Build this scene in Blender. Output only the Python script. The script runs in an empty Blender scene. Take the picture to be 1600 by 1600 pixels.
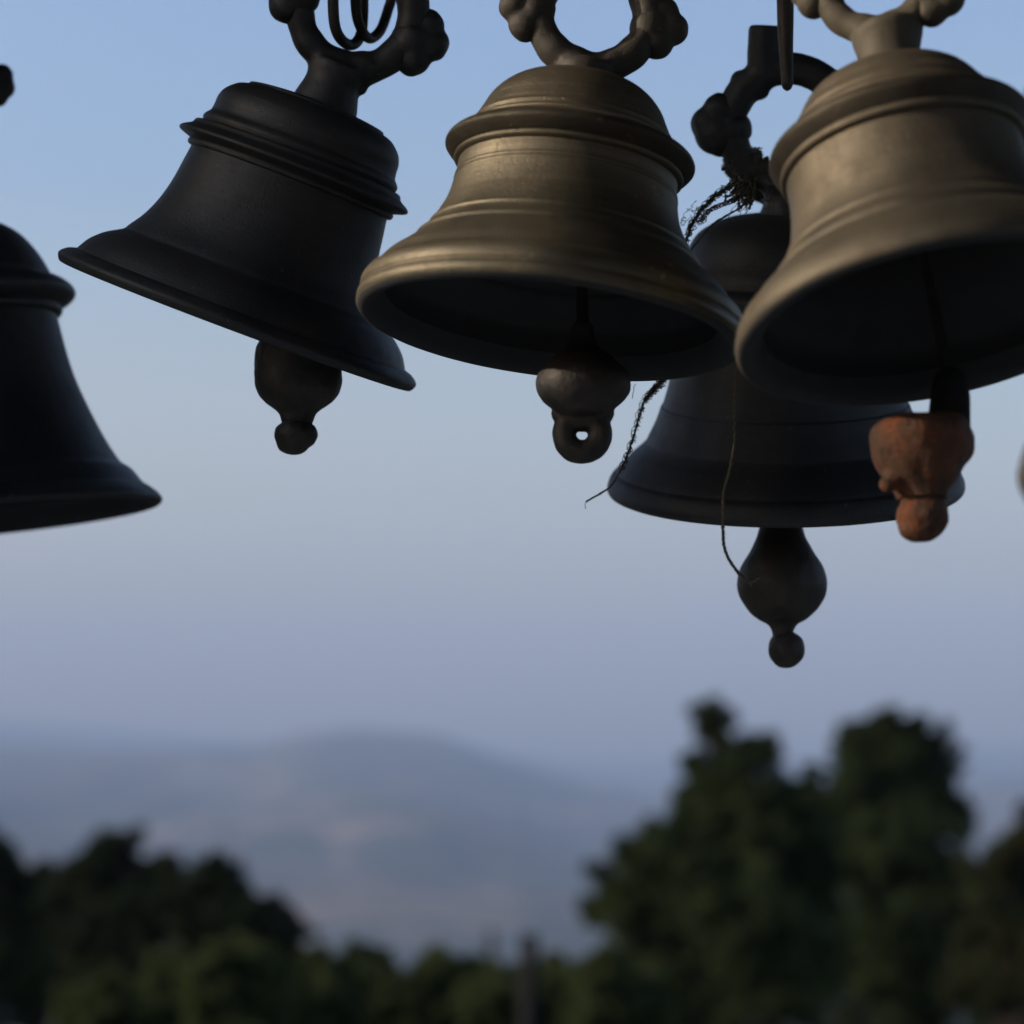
import bpy, bmesh, math, random
import numpy as np
from mathutils import Vector, Matrix, noise
random.seed(7); rng = np.random.default_rng(7)
R = math.radians
sc = bpy.context.scene
C = sc.collection

# ------------------------------------------------------------------ camera
CAM = Vector((0, 0, 1.6)); PITCH = R(8); FOV = R(25)
K = 2 * math.tan(FOV / 2)
cd = bpy.data.cameras.new('camera'); cam = bpy.data.objects.new('camera', cd); C.objects.link(cam)
cam.location = CAM; cam.rotation_euler = (R(90) + PITCH, 0, 0)
cd.sensor_width = 36; cd.angle = FOV; cd.clip_start = .05; cd.clip_end = 40000
cd.dof.use_dof = True; cd.dof.focus_distance = 1.86; cd.dof.aperture_fstop = 3.7
sc.camera = cam
FWD = Vector((0, math.cos(PITCH), math.sin(PITCH))); UP = Vector((0, -math.sin(PITCH), math.cos(PITCH))); RT = Vector((1, 0, 0))

# ------------------------------------------------------------------ sky, sun, exposure
SUN_EL = R(17); SUN_A = R(7)          # elevation; how far the sun stands towards the camera side of due left
to_sun = Vector((-math.cos(SUN_A) * math.cos(SUN_EL), -math.sin(SUN_A) * math.cos(SUN_EL), math.sin(SUN_EL)))
w = bpy.data.worlds.new('World'); sc.world = w; w.use_nodes = True
nt = w.node_tree; bg = nt.nodes['Background']
sky = nt.nodes.new('ShaderNodeTexSky'); sky.sky_type = 'NISHITA'; sky.sun_disc = False
sky.sun_elevation = SUN_EL; sky.sun_rotation = math.atan2(to_sun.x, to_sun.y)
sky.altitude = 0; sky.air_density = 1.0; sky.dust_density = 4; sky.ozone_density = 0.9
# the air low over the valley is paler and pinker all round the horizon, clearer blue above
wtc = nt.nodes.new('ShaderNodeTexCoord'); wsep = nt.nodes.new('ShaderNodeSeparateXYZ'); nt.links.new(wtc.outputs['Generated'], wsep.inputs[0])
wr = nt.nodes.new('ShaderNodeValToRGB'); nt.links.new(wsep.outputs[2], wr.inputs[0])
stops = [(0.0, (1.22, 1.02, .80)), (.087, (1.50, 1.14, .76)), (.139, (1.50, 1.21, .87)), (.178, (1.38, 1.19, .94)), (.272, (.90, .97, 1.02)), (.35, (.82, .93, 1.09))]
while len(wr.color_ramp.elements) < len(stops): wr.color_ramp.elements.new(.5)
for el_, (p_, c_) in zip(wr.color_ramp.elements, stops): el_.position = p_; el_.color = (*[v / 1.5 for v in c_], 1)
wm = nt.nodes.new('ShaderNodeVectorMath'); wm.operation = 'MULTIPLY'; nt.links.new(sky.outputs[0], wm.inputs[0]); nt.links.new(wr.outputs[0], wm.inputs[1])
ws = nt.nodes.new('ShaderNodeVectorMath'); ws.operation = 'SCALE'; ws.inputs['Scale'].default_value = 1.5; nt.links.new(wm.outputs[0], ws.inputs[0])
wmap = nt.nodes.new('ShaderNodeMapping'); wmap.inputs['Scale'].default_value = (2.2, 2.2, 9); nt.links.new(wtc.outputs['Generated'], wmap.inputs[0])
wn = nt.nodes.new('ShaderNodeTexNoise'); wn.inputs['Scale'].default_value = 1.6; wn.inputs['Detail'].default_value = 4; nt.links.new(wmap.outputs[0], wn.inputs[0])
wv = nt.nodes.new('ShaderNodeValToRGB'); nt.links.new(wn.outputs[0], wv.inputs[0])   # faint veils of thin cloud, the same all round
wv.color_ramp.elements[0].position = .35; wv.color_ramp.elements[0].color = (.94, .97, .99, 1); wv.color_ramp.elements[1].position = .68; wv.color_ramp.elements[1].color = (1, .975, .955, 1)
wx = nt.nodes.new('ShaderNodeVectorMath'); wx.operation = 'MULTIPLY'; nt.links.new(ws.outputs[0], wx.inputs[0]); nt.links.new(wv.outputs[0], wx.inputs[1])
nt.links.new(wx.outputs[0], bg.inputs[0]); bg.inputs[1].default_value = 0.10
sd = bpy.data.lights.new('sun', 'SUN'); sd.energy = 2.4; sd.angle = R(0.5); sd.color = (1, .875, .71)
sun = bpy.data.objects.new('sun', sd); C.objects.link(sun)
sun.rotation_euler = (-to_sun).to_track_quat('-Z', 'Y').to_euler()
sc.view_settings.view_transform = 'Standard'; sc.view_settings.look = 'None'
sc.view_settings.gamma = 1; sc.view_settings.exposure = 1.57
sc.view_settings.use_curve_mapping = False
sc.render.engine = 'CYCLES'; sc.cycles.use_denoising = True
sc.cycles.max_bounces = 6; sc.cycles.volume_bounces = 1; sc.cycles.sample_clamp_indirect = 4

# ------------------------------------------------------------------ helpers
def S(d): return d * K / 1600                     # metres per photograph pixel at depth d
def at(x, y, d):                                   # the point seen at pixel x, y at depth d
    k = K / 1600 * d
    return CAM + FWD * d + RT * ((x - 800) * k) + UP * ((800 - y) * k)
def tag(o, label=None, cat=None, group=None, kind=None):
    if label: o['label'] = label
    if cat: o['category'] = cat
    if group: o['group'] = group
    if kind: o['kind'] = kind
    return o
def link(name, me, mat=None, parent=None, smooth=True):
    o = bpy.data.objects.new(name, me); C.objects.link(o)
    if mat and not me.materials: me.materials.append(mat)
    if parent: o.parent = parent
    if smooth:
        me.polygons.foreach_set('use_smooth', [True] * len(me.polygons))
    return o
def from_bm(bm, name):
    me = bpy.data.meshes.new(name); bm.to_mesh(me); bm.free(); return me
def empty(name, mat4):
    o = bpy.data.objects.new(name, None); C.objects.link(o); o.matrix_world = mat4
    o.empty_display_size = .05
    return o
def spline(pts, n=6):
    """Catmull-Rom through the points (any dimension)."""
    P = [np.array(p, float) for p in pts]
    P = [2 * P[0] - P[1]] + P + [2 * P[-1] - P[-2]]
    out = []
    for i in range(1, len(P) - 2):
        a, b, c, d = P[i - 1:i + 3]
        for k in range(n):
            t = k / n
            out.append(.5 * ((2 * b) + (c - a) * t + (2 * a - 5 * b + 4 * c - d) * t * t + (3 * b - a - 3 * c + d) * t ** 3))
    out.append(P[-2]); return out
def lathe(bm, prof, seg=96, wob=0.0, seed=0.0):
    """Revolve (r, h) about local Z; wob is a relative hand-cast unevenness."""
    rows = []
    for r, h in prof:
        row = []
        for k in range(seg):
            a = 2 * math.pi * k / seg
            rr = max(r, 1e-5)
            if wob:
                q = Vector((math.cos(a) * 1.6 + seed, math.sin(a) * 1.6, h * 9))
                q2 = Vector((math.cos(a) * 7 + seed, math.sin(a) * 7, h * 40))
                rr *= 1 + wob * noise.noise(q) + wob * .35 * noise.noise(q2)
            row.append(bm.verts.new((rr * math.cos(a), rr * math.sin(a), h)))
        rows.append(row)
    for A, B in zip(rows, rows[1:]):
        for k in range(seg):
            bm.faces.new((A[k], A[(k + 1) % seg], B[(k + 1) % seg], B[k]))
    return rows
def tube(bm, pts, rad, seg=8, cap=True):
    """A tube along points; rad is a number or one per point."""
    pts = [Vector(p) for p in pts]; n = len(pts)
    rad = [rad] * n if not hasattr(rad, '__len__') else rad
    t0 = (pts[1] - pts[0]).normalized()
    nrm = t0.orthogonal().normalized(); rows = []
    for i, p in enumerate(pts):
        t = (pts[min(i + 1, n - 1)] - pts[max(i - 1, 0)])
        if t.length < 1e-9: t = t0
        t = t.normalized()
        nrm = (nrm - t * nrm.dot(t))
        if nrm.length < 1e-6: nrm = t.orthogonal()
        nrm.normalize(); b = t.cross(nrm)
        rows.append([bm.verts.new(p + (nrm * math.cos(2 * math.pi * k / seg) + b * math.sin(2 * math.pi * k / seg)) * rad[i]) for k in range(seg)])
    for A, B in zip(rows, rows[1:]):
        for k in range(seg):
            bm.faces.new((A[k], A[(k + 1) % seg], B[(k + 1) % seg], B[k]))
    if cap:
        bm.faces.new(rows[0][::-1]); bm.faces.new(rows[-1])
def ball(bm, c, r, sub=3):
    if not hasattr(r, '__len__'): r = (r, r, r)
    m = Matrix.Translation(c) @ Matrix.Diagonal((r[0], r[1], r[2], 1))
    bmesh.ops.create_icosphere(bm, subdivisions=sub, radius=1, matrix=m)
def torus(bm, c, maj, mnr, yaw=0, seg=64, tseg=16, flat=1.0, var=0.0, a0=0, a1=2 * math.pi, roll=0):
    """Ring standing in the local XZ plane."""
    rows = []
    full = abs(a1 - a0 - 2 * math.pi) < 1e-6
    n = seg if full else seg + 1
    for i in range(n):
        a = a0 + (a1 - a0) * i / seg
        m = mnr * (1 + var * noise.noise(Vector((3 * math.cos(a), 3 * math.sin(a), c[2] * 30))))
        row = []
        for j in range(tseg):
            b = 2 * math.pi * j / tseg
            d = maj + m * math.cos(b)
            p = Vector((d * math.cos(a + roll), m * flat * math.sin(b), d * math.sin(a + roll)))
            p = Matrix.Rotation(yaw, 3, 'Z') @ p
            row.append(bm.verts.new(Vector(c) + p))
        rows.append(row)
    prs = list(zip(rows, rows[1:])) + ([(rows[-1], rows[0])] if full else [])
    for A, B in prs:
        for j in range(tseg):
            bm.faces.new((A[j], B[j], B[(j + 1) % tseg], A[(j + 1) % tseg]))
    if not full:
        bm.faces.new(rows[0][::-1]); bm.faces.new(rows[-1])
def box(bm, lo, hi):
    c = [(a + b) / 2 for a, b in zip(lo, hi)]; s = [b - a for a, b in zip(lo, hi)]
    bmesh.ops.create_cube(bm, size=1, matrix=Matrix.Translation(c) @ Matrix.Diagonal((*s, 1)))
def fuse(bm, name, voxel, smooth=4, rough=0.0, freq=60, seed=0, fine=0.0):
    """Union of the closed pieces in bm, softened, with a cast roughness."""
    bmesh.ops.recalc_face_normals(bm, faces=bm.faces)
    me = from_bm(bm, name + '_raw'); o = bpy.data.objects.new('raw', me); C.objects.link(o)
    m = o.modifiers.new('r', 'REMESH'); m.mode = 'VOXEL'; m.voxel_size = voxel
    if smooth:
        s = o.modifiers.new('s', 'SMOOTH'); s.factor = .5; s.iterations = smooth
    dg = bpy.context.evaluated_depsgraph_get()
    out = bpy.data.meshes.new_from_object(o.evaluated_get(dg)); out.name = name
    bpy.data.objects.remove(o); bpy.data.meshes.remove(me)
    if rough or fine:
        nrm = [tuple(v.normal) for v in out.vertices]
        for v, n in zip(out.vertices, nrm):
            n = Vector(n)
            v.co += n * (rough * noise.noise(v.co * freq + Vector((seed, 0, 0))) + fine * noise.noise(v.co * freq * 4 + Vector((0, seed, 0))))
    return out

# ------------------------------------------------------------------ materials
def nodes(name):
    m = bpy.data.materials.new(name); m.use_nodes = True
    t = m.node_tree; return m, t, t.nodes['Principled BSDF']
def N(t, kind, **kw):
    n = t.nodes.new(kind)
    for k, v in kw.items(): setattr(n, k, v)
    return n
def ramp(t, fac, stops):
    r = N(t, 'ShaderNodeValToRGB'); e = r.color_ramp.elements
    while len(e) < len(stops): e.new(.5)
    for el, (p, c) in zip(e, stops):
        el.position = p; el.color = (*c, 1)
    t.links.new(fac, r.inputs[0]); return r.outputs[0]
def noise_tex(t, vec, scale, detail=5, rough=.6):
    n = N(t, 'ShaderNodeTexNoise'); n.inputs['Scale'].default_value = scale
    n.inputs['Detail'].default_value = detail; n.inputs['Roughness'].default_value = rough
    if vec is not None: t.links.new(vec, n.inputs['Vector'])
    return n.outputs[0]
def mixc(t, fac, a, b, mode='MIX'):
    n = N(t, 'ShaderNodeMix', data_type='RGBA', blend_type=mode)
    for s, v in ((0, fac), (6, a), (7, b)):
        if hasattr(v, 'links'): t.links.new(v, n.inputs[s])
        elif s == 0: n.inputs[0].default_value = v
        else: n.inputs[s].default_value = (*v, 1)
    return n.outputs[2]
def math_(t, op, a, b=None):
    n = N(t, 'ShaderNodeMath', operation=op)
    for i, v in enumerate((a, b)):
        if v is None: continue
        if hasattr(v, 'links'): t.links.new(v, n.inputs[i])
        else: n.inputs[i].default_value = v
    return n.outputs[0]
def bump(t, b, parts, dist=.001):
    prev = None
    for h, s in parts:
        n = N(t, 'ShaderNodeBump'); n.inputs['Strength'].default_value = s; n.inputs['Distance'].default_value = dist
        t.links.new(h, n.inputs['Height'])
        if prev: t.links.new(prev, n.inputs['Normal'])
        prev = n.outputs[0]
    t.links.new(prev, b.inputs['Normal'])

def bronze(name, c0, c1, c2, rough=.48, metal=.78, hatch=None, grime=.5, speck_=.3, tm=.3):
    """Weathered cast bell metal: turning marks, tarnish blotches, dull specks."""
    m, t, b = nodes(name)
    tc = N(t, 'ShaderNodeTexCoord').outputs['Object']
    sep = N(t, 'ShaderNodeSeparateXYZ'); t.links.new(tc, sep.inputs[0])
    mp = N(t, 'ShaderNodeMapping'); mp.inputs['Scale'].default_value = (6, 6, 420); t.links.new(tc, mp.inputs[0])
    turn = noise_tex(t, mp.outputs[0], 1, 3, .7)
    mp2 = N(t, 'ShaderNodeMapping'); mp2.inputs['Scale'].default_value = (22, 22, 5); t.links.new(tc, mp2.inputs[0])
    drip = noise_tex(t, mp2.outputs[0], 1, 4, .6)
    blot = noise_tex(t, tc, 11, 8, .7)
    fine = noise_tex(t, tc, 320, 3, .6)
    col = ramp(t, blot, [(.3, c0), (.52, c1), (.75, c2)])
    col = mixc(t, math_(t, 'MULTIPLY', ramp(t, drip, [(.42, (0, 0, 0)), (.7, (1, 1, 1))]), grime), col, tuple(v * .45 for v in c0))
    col = mixc(t, tm, col, ramp(t, turn, [(.3, tuple(v * .55 for v in c1)), (.7, tuple(min(1, v * 1.4) for v in c1))]))
    big = noise_tex(t, tc, 5.5, 6, .6); smear = ramp(t, big, [(.44, (0, 0, 0)), (.62, (1, 1, 1))])
    col = mixc(t, math_(t, 'MULTIPLY', smear, .75), col, (c0[0] * .62, c0[1] * .72, c0[2] * .80))
    scr = N(t, 'ShaderNodeMapping'); scr.inputs['Scale'].default_value = (260, 40, 90); scr.inputs['Rotation'].default_value = (.5, .3, .8); t.links.new(tc, scr.inputs[0])
    sc_r = ramp(t, noise_tex(t, scr.outputs[0], 1, 2, .5), [(.68, (0, 0, 0)), (.74, (1, 1, 1))])
    col = mixc(t, math_(t, 'MULTIPLY', sc_r, .35), col, tuple(v * .4 for v in c0))
    speck = ramp(t, noise_tex(t, tc, 130, 2, .5), [(.70, (0, 0, 0)), (.76, (1, 1, 1))])
    col = mixc(t, math_(t, 'MULTIPLY', speck, speck_), col, (.38, .35, .27))
    t.links.new(col, b.inputs['Base Color'])
    b.inputs['Metallic'].default_value = metal
    rg = ramp(t, blot, [(.3, (rough + .14,) * 3), (.7, (rough - .08,) * 3)])
    t.links.new(math_(t, 'ADD', rg, math_(t, 'MULTIPLY', fine, .08)), b.inputs['Roughness'])
    grit = noise_tex(t, tc, 900, 2, .6); pit = ramp(t, noise_tex(t, tc, 210, 2, .5), [(.25, (0, 0, 0)), (.33, (1, 1, 1))])
    hs = [(turn, .22), (blot, .6), (fine, .45), (grit, .35), (pit, .55)]
    if hatch:                                     # a band of fine engraved strokes
        n_, lo, hi = hatch
        ang = math_(t, 'ARCTAN2', sep.outputs[1], sep.outputs[0])
        wv = math_(t, 'SINE', math_(t, 'ADD', math_(t, 'MULTIPLY', ang, float(n_)), math_(t, 'MULTIPLY', sep.outputs[2], 900.)))
        inb = math_(t, 'MULTIPLY', math_(t, 'GREATER_THAN', sep.outputs[2], lo), math_(t, 'LESS_THAN', sep.outputs[2], hi))
        hs.append((math_(t, 'MULTIPLY', wv, inb), .26))
    bump(t, b, hs, .0007)
    return m
M = {}
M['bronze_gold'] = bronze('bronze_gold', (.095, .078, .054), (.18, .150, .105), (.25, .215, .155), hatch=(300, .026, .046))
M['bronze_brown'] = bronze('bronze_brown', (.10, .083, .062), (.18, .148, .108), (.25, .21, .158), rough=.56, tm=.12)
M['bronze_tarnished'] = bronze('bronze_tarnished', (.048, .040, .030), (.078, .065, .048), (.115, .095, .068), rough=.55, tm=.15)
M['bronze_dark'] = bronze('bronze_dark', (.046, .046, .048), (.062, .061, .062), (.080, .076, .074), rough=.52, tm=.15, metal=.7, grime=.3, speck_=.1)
M['handle_dark'] = bronze('handle_dark', (.040, .034, .028), (.062, .052, .041), (.085, .070, .052), rough=.6, metal=.3, grime=.4, speck_=.1)  # roof's shade on the handles put into the metal colour, here and below
M['handle_brown'] = bronze('handle_brown', (.050, .042, .030), (.105, .087, .063), (.155, .13, .095), rough=.66, metal=.3, grime=.5, speck_=.1)
def rust():
    m, t, b = nodes('rusted_iron')
    tc = N(t, 'ShaderNodeTexCoord').outputs['Object']
    a = noise_tex(t, tc, 32, 6, .65); f = noise_tex(t, tc, 260, 4, .7); g = noise_tex(t, tc, 90, 5, .6)
    col = ramp(t, a, [(.32, (.030, .019, .014)), (.48, (.088, .040, .022)), (.68, (.18, .052, .017))])
    col = mixc(t, math_(t, 'MULTIPLY', ramp(t, g, [(.5, (0, 0, 0)), (.68, (1, 1, 1))]), .35), col, (.10, .065, .048))
    t.links.new(col, b.inputs['Base Color']); b.inputs['Metallic'].default_value = .15
    b.inputs['Roughness'].default_value = .7; b.inputs['Specular IOR Level'].default_value = .25
    bump(t, b, [(a, .4), (g, .7), (f, .8)], .003); return m
M['rust'] = rust()
def iron():
    m, t, b = nodes('dark_iron')
    tc = N(t, 'ShaderNodeTexCoord').outputs['Object']
    a = noise_tex(t, tc, 40, 6, .65); f = noise_tex(t, tc, 240, 4, .6)
    t.links.new(ramp(t, a, [(.35, (.030, .027, .025)), (.6, (.048, .040, .033)), (.75, (.075, .055, .036))]), b.inputs['Base Color'])
    b.inputs['Metallic'].default_value = .4; b.inputs['Roughness'].default_value = .6
    bump(t, b, [(a, .4), (f, .4)], .0015); return m
M['iron'] = iron()
def simple(name, c0, c1, scale, rough=.85, bs=.4, bd=.004, coord='Object'):
    m, t, b = nodes(name)
    tc = N(t, 'ShaderNodeTexCoord').outputs[coord]
    a = noise_tex(t, tc, scale, 7, .65)
    t.links.new(ramp(t, a, [(.3, c0), (.7, c1)]), b.inputs['Base Color']); b.inputs['Roughness'].default_value = rough; b.inputs['Specular IOR Level'].default_value = .15
    bump(t, b, [(a, bs)], bd); return m
M['fibre'] = simple('rope_fibre', (.05, .048, .036), (.11, .10, .072), 300, .9, .3, .0005)
M['string'] = simple('string_fibre', (.08, .07, .05), (.17, .145, .10), 300, .9, .3, .0005)
M['inner_shade'] = simple('shaded_inner_metal', (.034, .035, .037), (.042, .043, .044), 40, .9, .3, .001)  # shade inside the bell mouths, put into the colour
M['wood'] = simple('weathered_wood', (.05, .035, .025), (.12, .085, .06), 12)
M['stone'] = simple('grey_stone', (.22, .22, .225), (.36, .36, .355), 6)
M['plaster'] = simple('lime_plaster', (.30, .305, .31), (.42, .42, .42), 3)
M['shaded_iron'] = simple('shaded_iron', (.010, .010, .011), (.018, .018, .018), 60, .9, .3, .001)  # clapper rods and stem: shade in the mouth painted as near-black
M['tarred'] = simple('tarred_wood', (.010, .010, .011), (.022, .021, .021), 14, .9, .6, .01)
M['bark'] = simple('bark', (.022, .018, .015), (.05, .04, .032), 14, .9, .8, .02)
def leaf(name, c0, c1, c2):
    m, t, b = nodes(name); out = t.nodes['Material Output']
    g = N(t, 'ShaderNodeNewGeometry'); oi = N(t, 'ShaderNodeTexCoord')
    rnd = g.outputs['Random Per Island']
    a = noise_tex(t, oi.outputs['Object'], 1.3, 3, .5)
    col = ramp(t, math_(t, 'ADD', math_(t, 'MULTIPLY', rnd, .5), math_(t, 'MULTIPLY', a, .5)), [(.25, c0), (.5, c1), (.8, c2)])
    t.links.new(col, b.inputs['Base Color']); b.inputs['Roughness'].default_value = .8
    b.inputs['Specular IOR Level'].default_value = .12
    tr = N(t, 'ShaderNodeBsdfTranslucent'); t.links.new(col, tr.inputs[0])
    mx = N(t, 'ShaderNodeMixShader'); mx.inputs[0].default_value = .38
    t.links.new(b.outputs[0], mx.inputs[1]); t.links.new(tr.outputs[0], mx.inputs[2]); t.links.new(mx.outputs[0], out.inputs[0])
    return m
M['leaf_dark'] = leaf('dark_leaves', (.015, .024, .011), (.030, .045, .015), (.068, .088, .026))
M['leaf_shade'] = leaf('blackish_leaves', (.014, .020, .010), (.022, .031, .013), (.038, .048, .016))
M['leaf_mid'] = leaf('green_leaves', (.030, .042, .016), (.055, .070, .024), (.10, .115, .040))
M['leaf_rust'] = leaf('browning_leaves', (.018, .026, .011), (.030, .040, .015), (.060, .050, .020))

# ------------------------------------------------------------------ terrain
RIDGE = [(-4000, 1200), (-1200, 1180), (0, 1166), (200, 1172), (390, 1166), (470, 1146), (560, 1136), (680, 1146), (780, 1180), (880, 1214), (1000, 1236), (1250, 1232), (1600, 1215), (2600, 1190), (6000, 1200)]
def ridge_tan(px):
    y = np.interp(px, [p[0] for p in RIDGE], [p[1] for p in RIDGE])
    el = PITCH + math.atan((800 - y) / 1600 * K); return math.tan(el)
RR = 4500.
def height(az, r):
    """Ground height at azimuth az (0 = camera heading) and distance r."""
    px = 800 + math.tan(max(-1.2, min(1.2, az))) / K * 1600 if abs(az) < 1.2 else (6000 if az > 0 else -4000)
    crest = ridge_tan(px) * RR
    z_near = -0.25 - .105 * max(0, r - 3.2)
    valley = -85.
    z = max(z_near, valley)
    if r > 60:
        a = min(1, (r - 60) / 800); z = z * (1 - a) + valley * a if z_near > valley else z
    if r > 1400:
        t = min(1, (r - 1400) / (RR - 1400)); e = t ** 1.25
        z = valley + (crest - valley) * e
        x, y = r * math.sin(az), r * math.cos(az)
        q = noise.noise(Vector((x / 700, y / 1000, 3.3))) * 60 + noise.noise(Vector((x / 240, y / 420, 8))) * 26 + noise.noise(Vector((x / 120, y / 420, 4))) * 24
        z += q * (t * (1 - t) * 3.0) + noise.noise(Vector((x / 90, y / 90, 1))) * 3 * t
        if r > RR: z = crest - (r - RR) * .12
    return z
azs = sorted(set(list(np.linspace(-.30, .30, 151)) + list(np.linspace(-math.pi, -.30, 40)) + list(np.linspace(.30, math.pi, 40)[:-1])))
rs = [0.0] + list(np.geomspace(3.2, 1400, 40)) + list(np.linspace(1480, 4500, 60)) + [4600, 4800, 5200]
bm = bmesh.new(); rows = []
for r in rs:
    rows.append([bm.verts.new((r * math.sin(a), r * math.cos(a), height(a, r))) for a in azs])
for A, B in zip(rows[1:], rows[2:]):
    n = len(A)
    for k in range(n):
        bm.faces.new((A[k], A[(k + 1) % n], B[(k + 1) % n], B[k]))
for v in rows[0]: bm.verts.remove(v)
bm.faces.new(rows[1][::-1])
zmin = min(v.co.z for v in bm.verts); zmax = max(v.co.z for v in bm.verts)
def hill_mat():
    m, t, b = nodes('hill_ground')
    tc = N(t, 'ShaderNodeTexCoord').outputs['Object']
    a = noise_tex(t, tc, .0036, 8, .66); f = noise_tex(t, tc, .016, 6, .62)
    col = ramp(t, a, [(.40, (.026, .034, .026)), (.52, (.05, .052, .038)), (.58, (.20, .135, .095)), (.70, (.30, .20, .14))])
    col = mixc(t, .5, col, ramp(t, f, [(.42, (.018, .024, .019)), (.52, (.06, .055, .042)), (.62, (.30, .20, .14))]))
    ln = N(t, 'ShaderNodeVectorMath', operation='LENGTH'); t.links.new(tc, ln.inputs[0])
    near = math_(t, 'LESS_THAN', ln.outputs[1], 1250.)
    gr = ramp(t, noise_tex(t, tc, .9, 6, .6), [(.35, (.018, .026, .010)), (.65, (.042, .050, .020))])
    col = mixc(t, near, col, gr)
    t.links.new(col, b.inputs['Base Color']); b.inputs['Roughness'].default_value = .95; b.inputs['Specular IOR Level'].default_value = .1
    return m
M['hill'] = hill_mat()
tag(link('terrain', from_bm(bm, 'terrain'), M['hill']), kind='structure')

# ------------------------------------------------------------------ shelter the bells hang under (above, beside and behind the frame)
bm = bmesh.new(); box(bm, (-1.6, -2.2, -.35), (3.2, 3.7, 0.0))
tag(link('terrace_floor', from_bm(bm, 'terrace_floor'), M['stone'], smooth=False), kind='structure')
bm = bmesh.new(); box(bm, (-1.6, -2.3, -.35), (3.4, -2.0, 3.2))
tag(link('temple_wall', from_bm(bm, 'temple_wall'), M['plaster'], smooth=False), 'plain plastered temple wall behind the viewer closing the bell porch', 'wall')
ROOF_X = -0.95
rf = empty('porch_roof', Matrix.Translation((.7, .5, 3.05)))
tag(rf, 'low wooden roof of boards over the hanging bells', 'roof')
bm = bmesh.new()
x = ROOF_X
plank = None; bmp = bmesh.new(); box(bmp, (-.117, -2.35, 0), (.117, 2.7, .03)); pl_me = from_bm(bmp, 'plank'); pl_me.materials.append(M['wood'])
for k in range(15):
    o = bpy.data.objects.new('plank', pl_me); C.objects.link(o); o.parent = rf; o.location = (ROOF_X - .7 + .12 + .24 * k, 0, .004 * (k % 2))
bmr = bmesh.new(); box(bmr, (-1.63, -.04, -.1), (1.9, .04, -.003)); rme = from_bm(bmr, 'rafter'); rme.materials.append(M['wood'])
for k in range(6):
    o = bpy.data.objects.new('rafter', rme); C.objects.link(o); o.parent = rf; o.location = (0, -2 + .95 * k, 0)
BEAM_Z = 2.62
bm = bmesh.new()
box(bm, (-.9, 1.58, BEAM_Z), (2.195, 1.74, BEAM_Z + .16))
tag(link('front_beam', from_bm(bm, 'front_beam'), M['wood'], smooth=False), 'dark wooden beam nearest the viewer carrying the sunlit bells', 'beam', 'wooden beams carrying the bells')
bm = bmesh.new(); box(bm, (-.9, 1.98, BEAM_Z), (2.195, 2.14, BEAM_Z + .16))
tag(link('rear_beam', from_bm(bm, 'rear_beam'), M['wood'], smooth=False), 'dark wooden beam on the valley side carrying the shaded bells', 'beam', 'wooden beams carrying the bells')
bm = bmesh.new(); box(bm, (-.6, 2.95, 2.84), (2.195, 3.10, 2.944))
tag(link('end_beam', from_bm(bm, 'end_beam'), M['wood'], smooth=False), 'short wooden beam at the open end of the porch beyond the others', 'beam', 'wooden beams carrying the bells')
PX = -1.15
blocker = empty('stone_blocker', Matrix.Translation((PX, 2.0, 0)))  # out of view, added to keep the sun off the rear bells
tag(blocker, 'unseen grey stone pier with a broad stepped base at the porch corner', 'blocker')
bm = bmesh.new(); box(bm, (-.2, -.325, 2.238), (.2, .55, 3.0)); bmesh.ops.bevel(bm, geom=bm.edges[:], offset=.012, segments=2, affect='EDGES')
link('shaft', from_bm(bm, 'shaft'), M['stone'], blocker, False)
bm = bmesh.new(); box(bm, (-.25, -.475, -.35), (.21, .65, 2.235)); bmesh.ops.bevel(bm, geom=bm.edges[:], offset=.015, segments=2, affect='EDGES')  # step shaped to shade the lower part of the centre clapper
link('base', from_bm(bm, 'base'), M['stone'], blocker, False)

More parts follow.
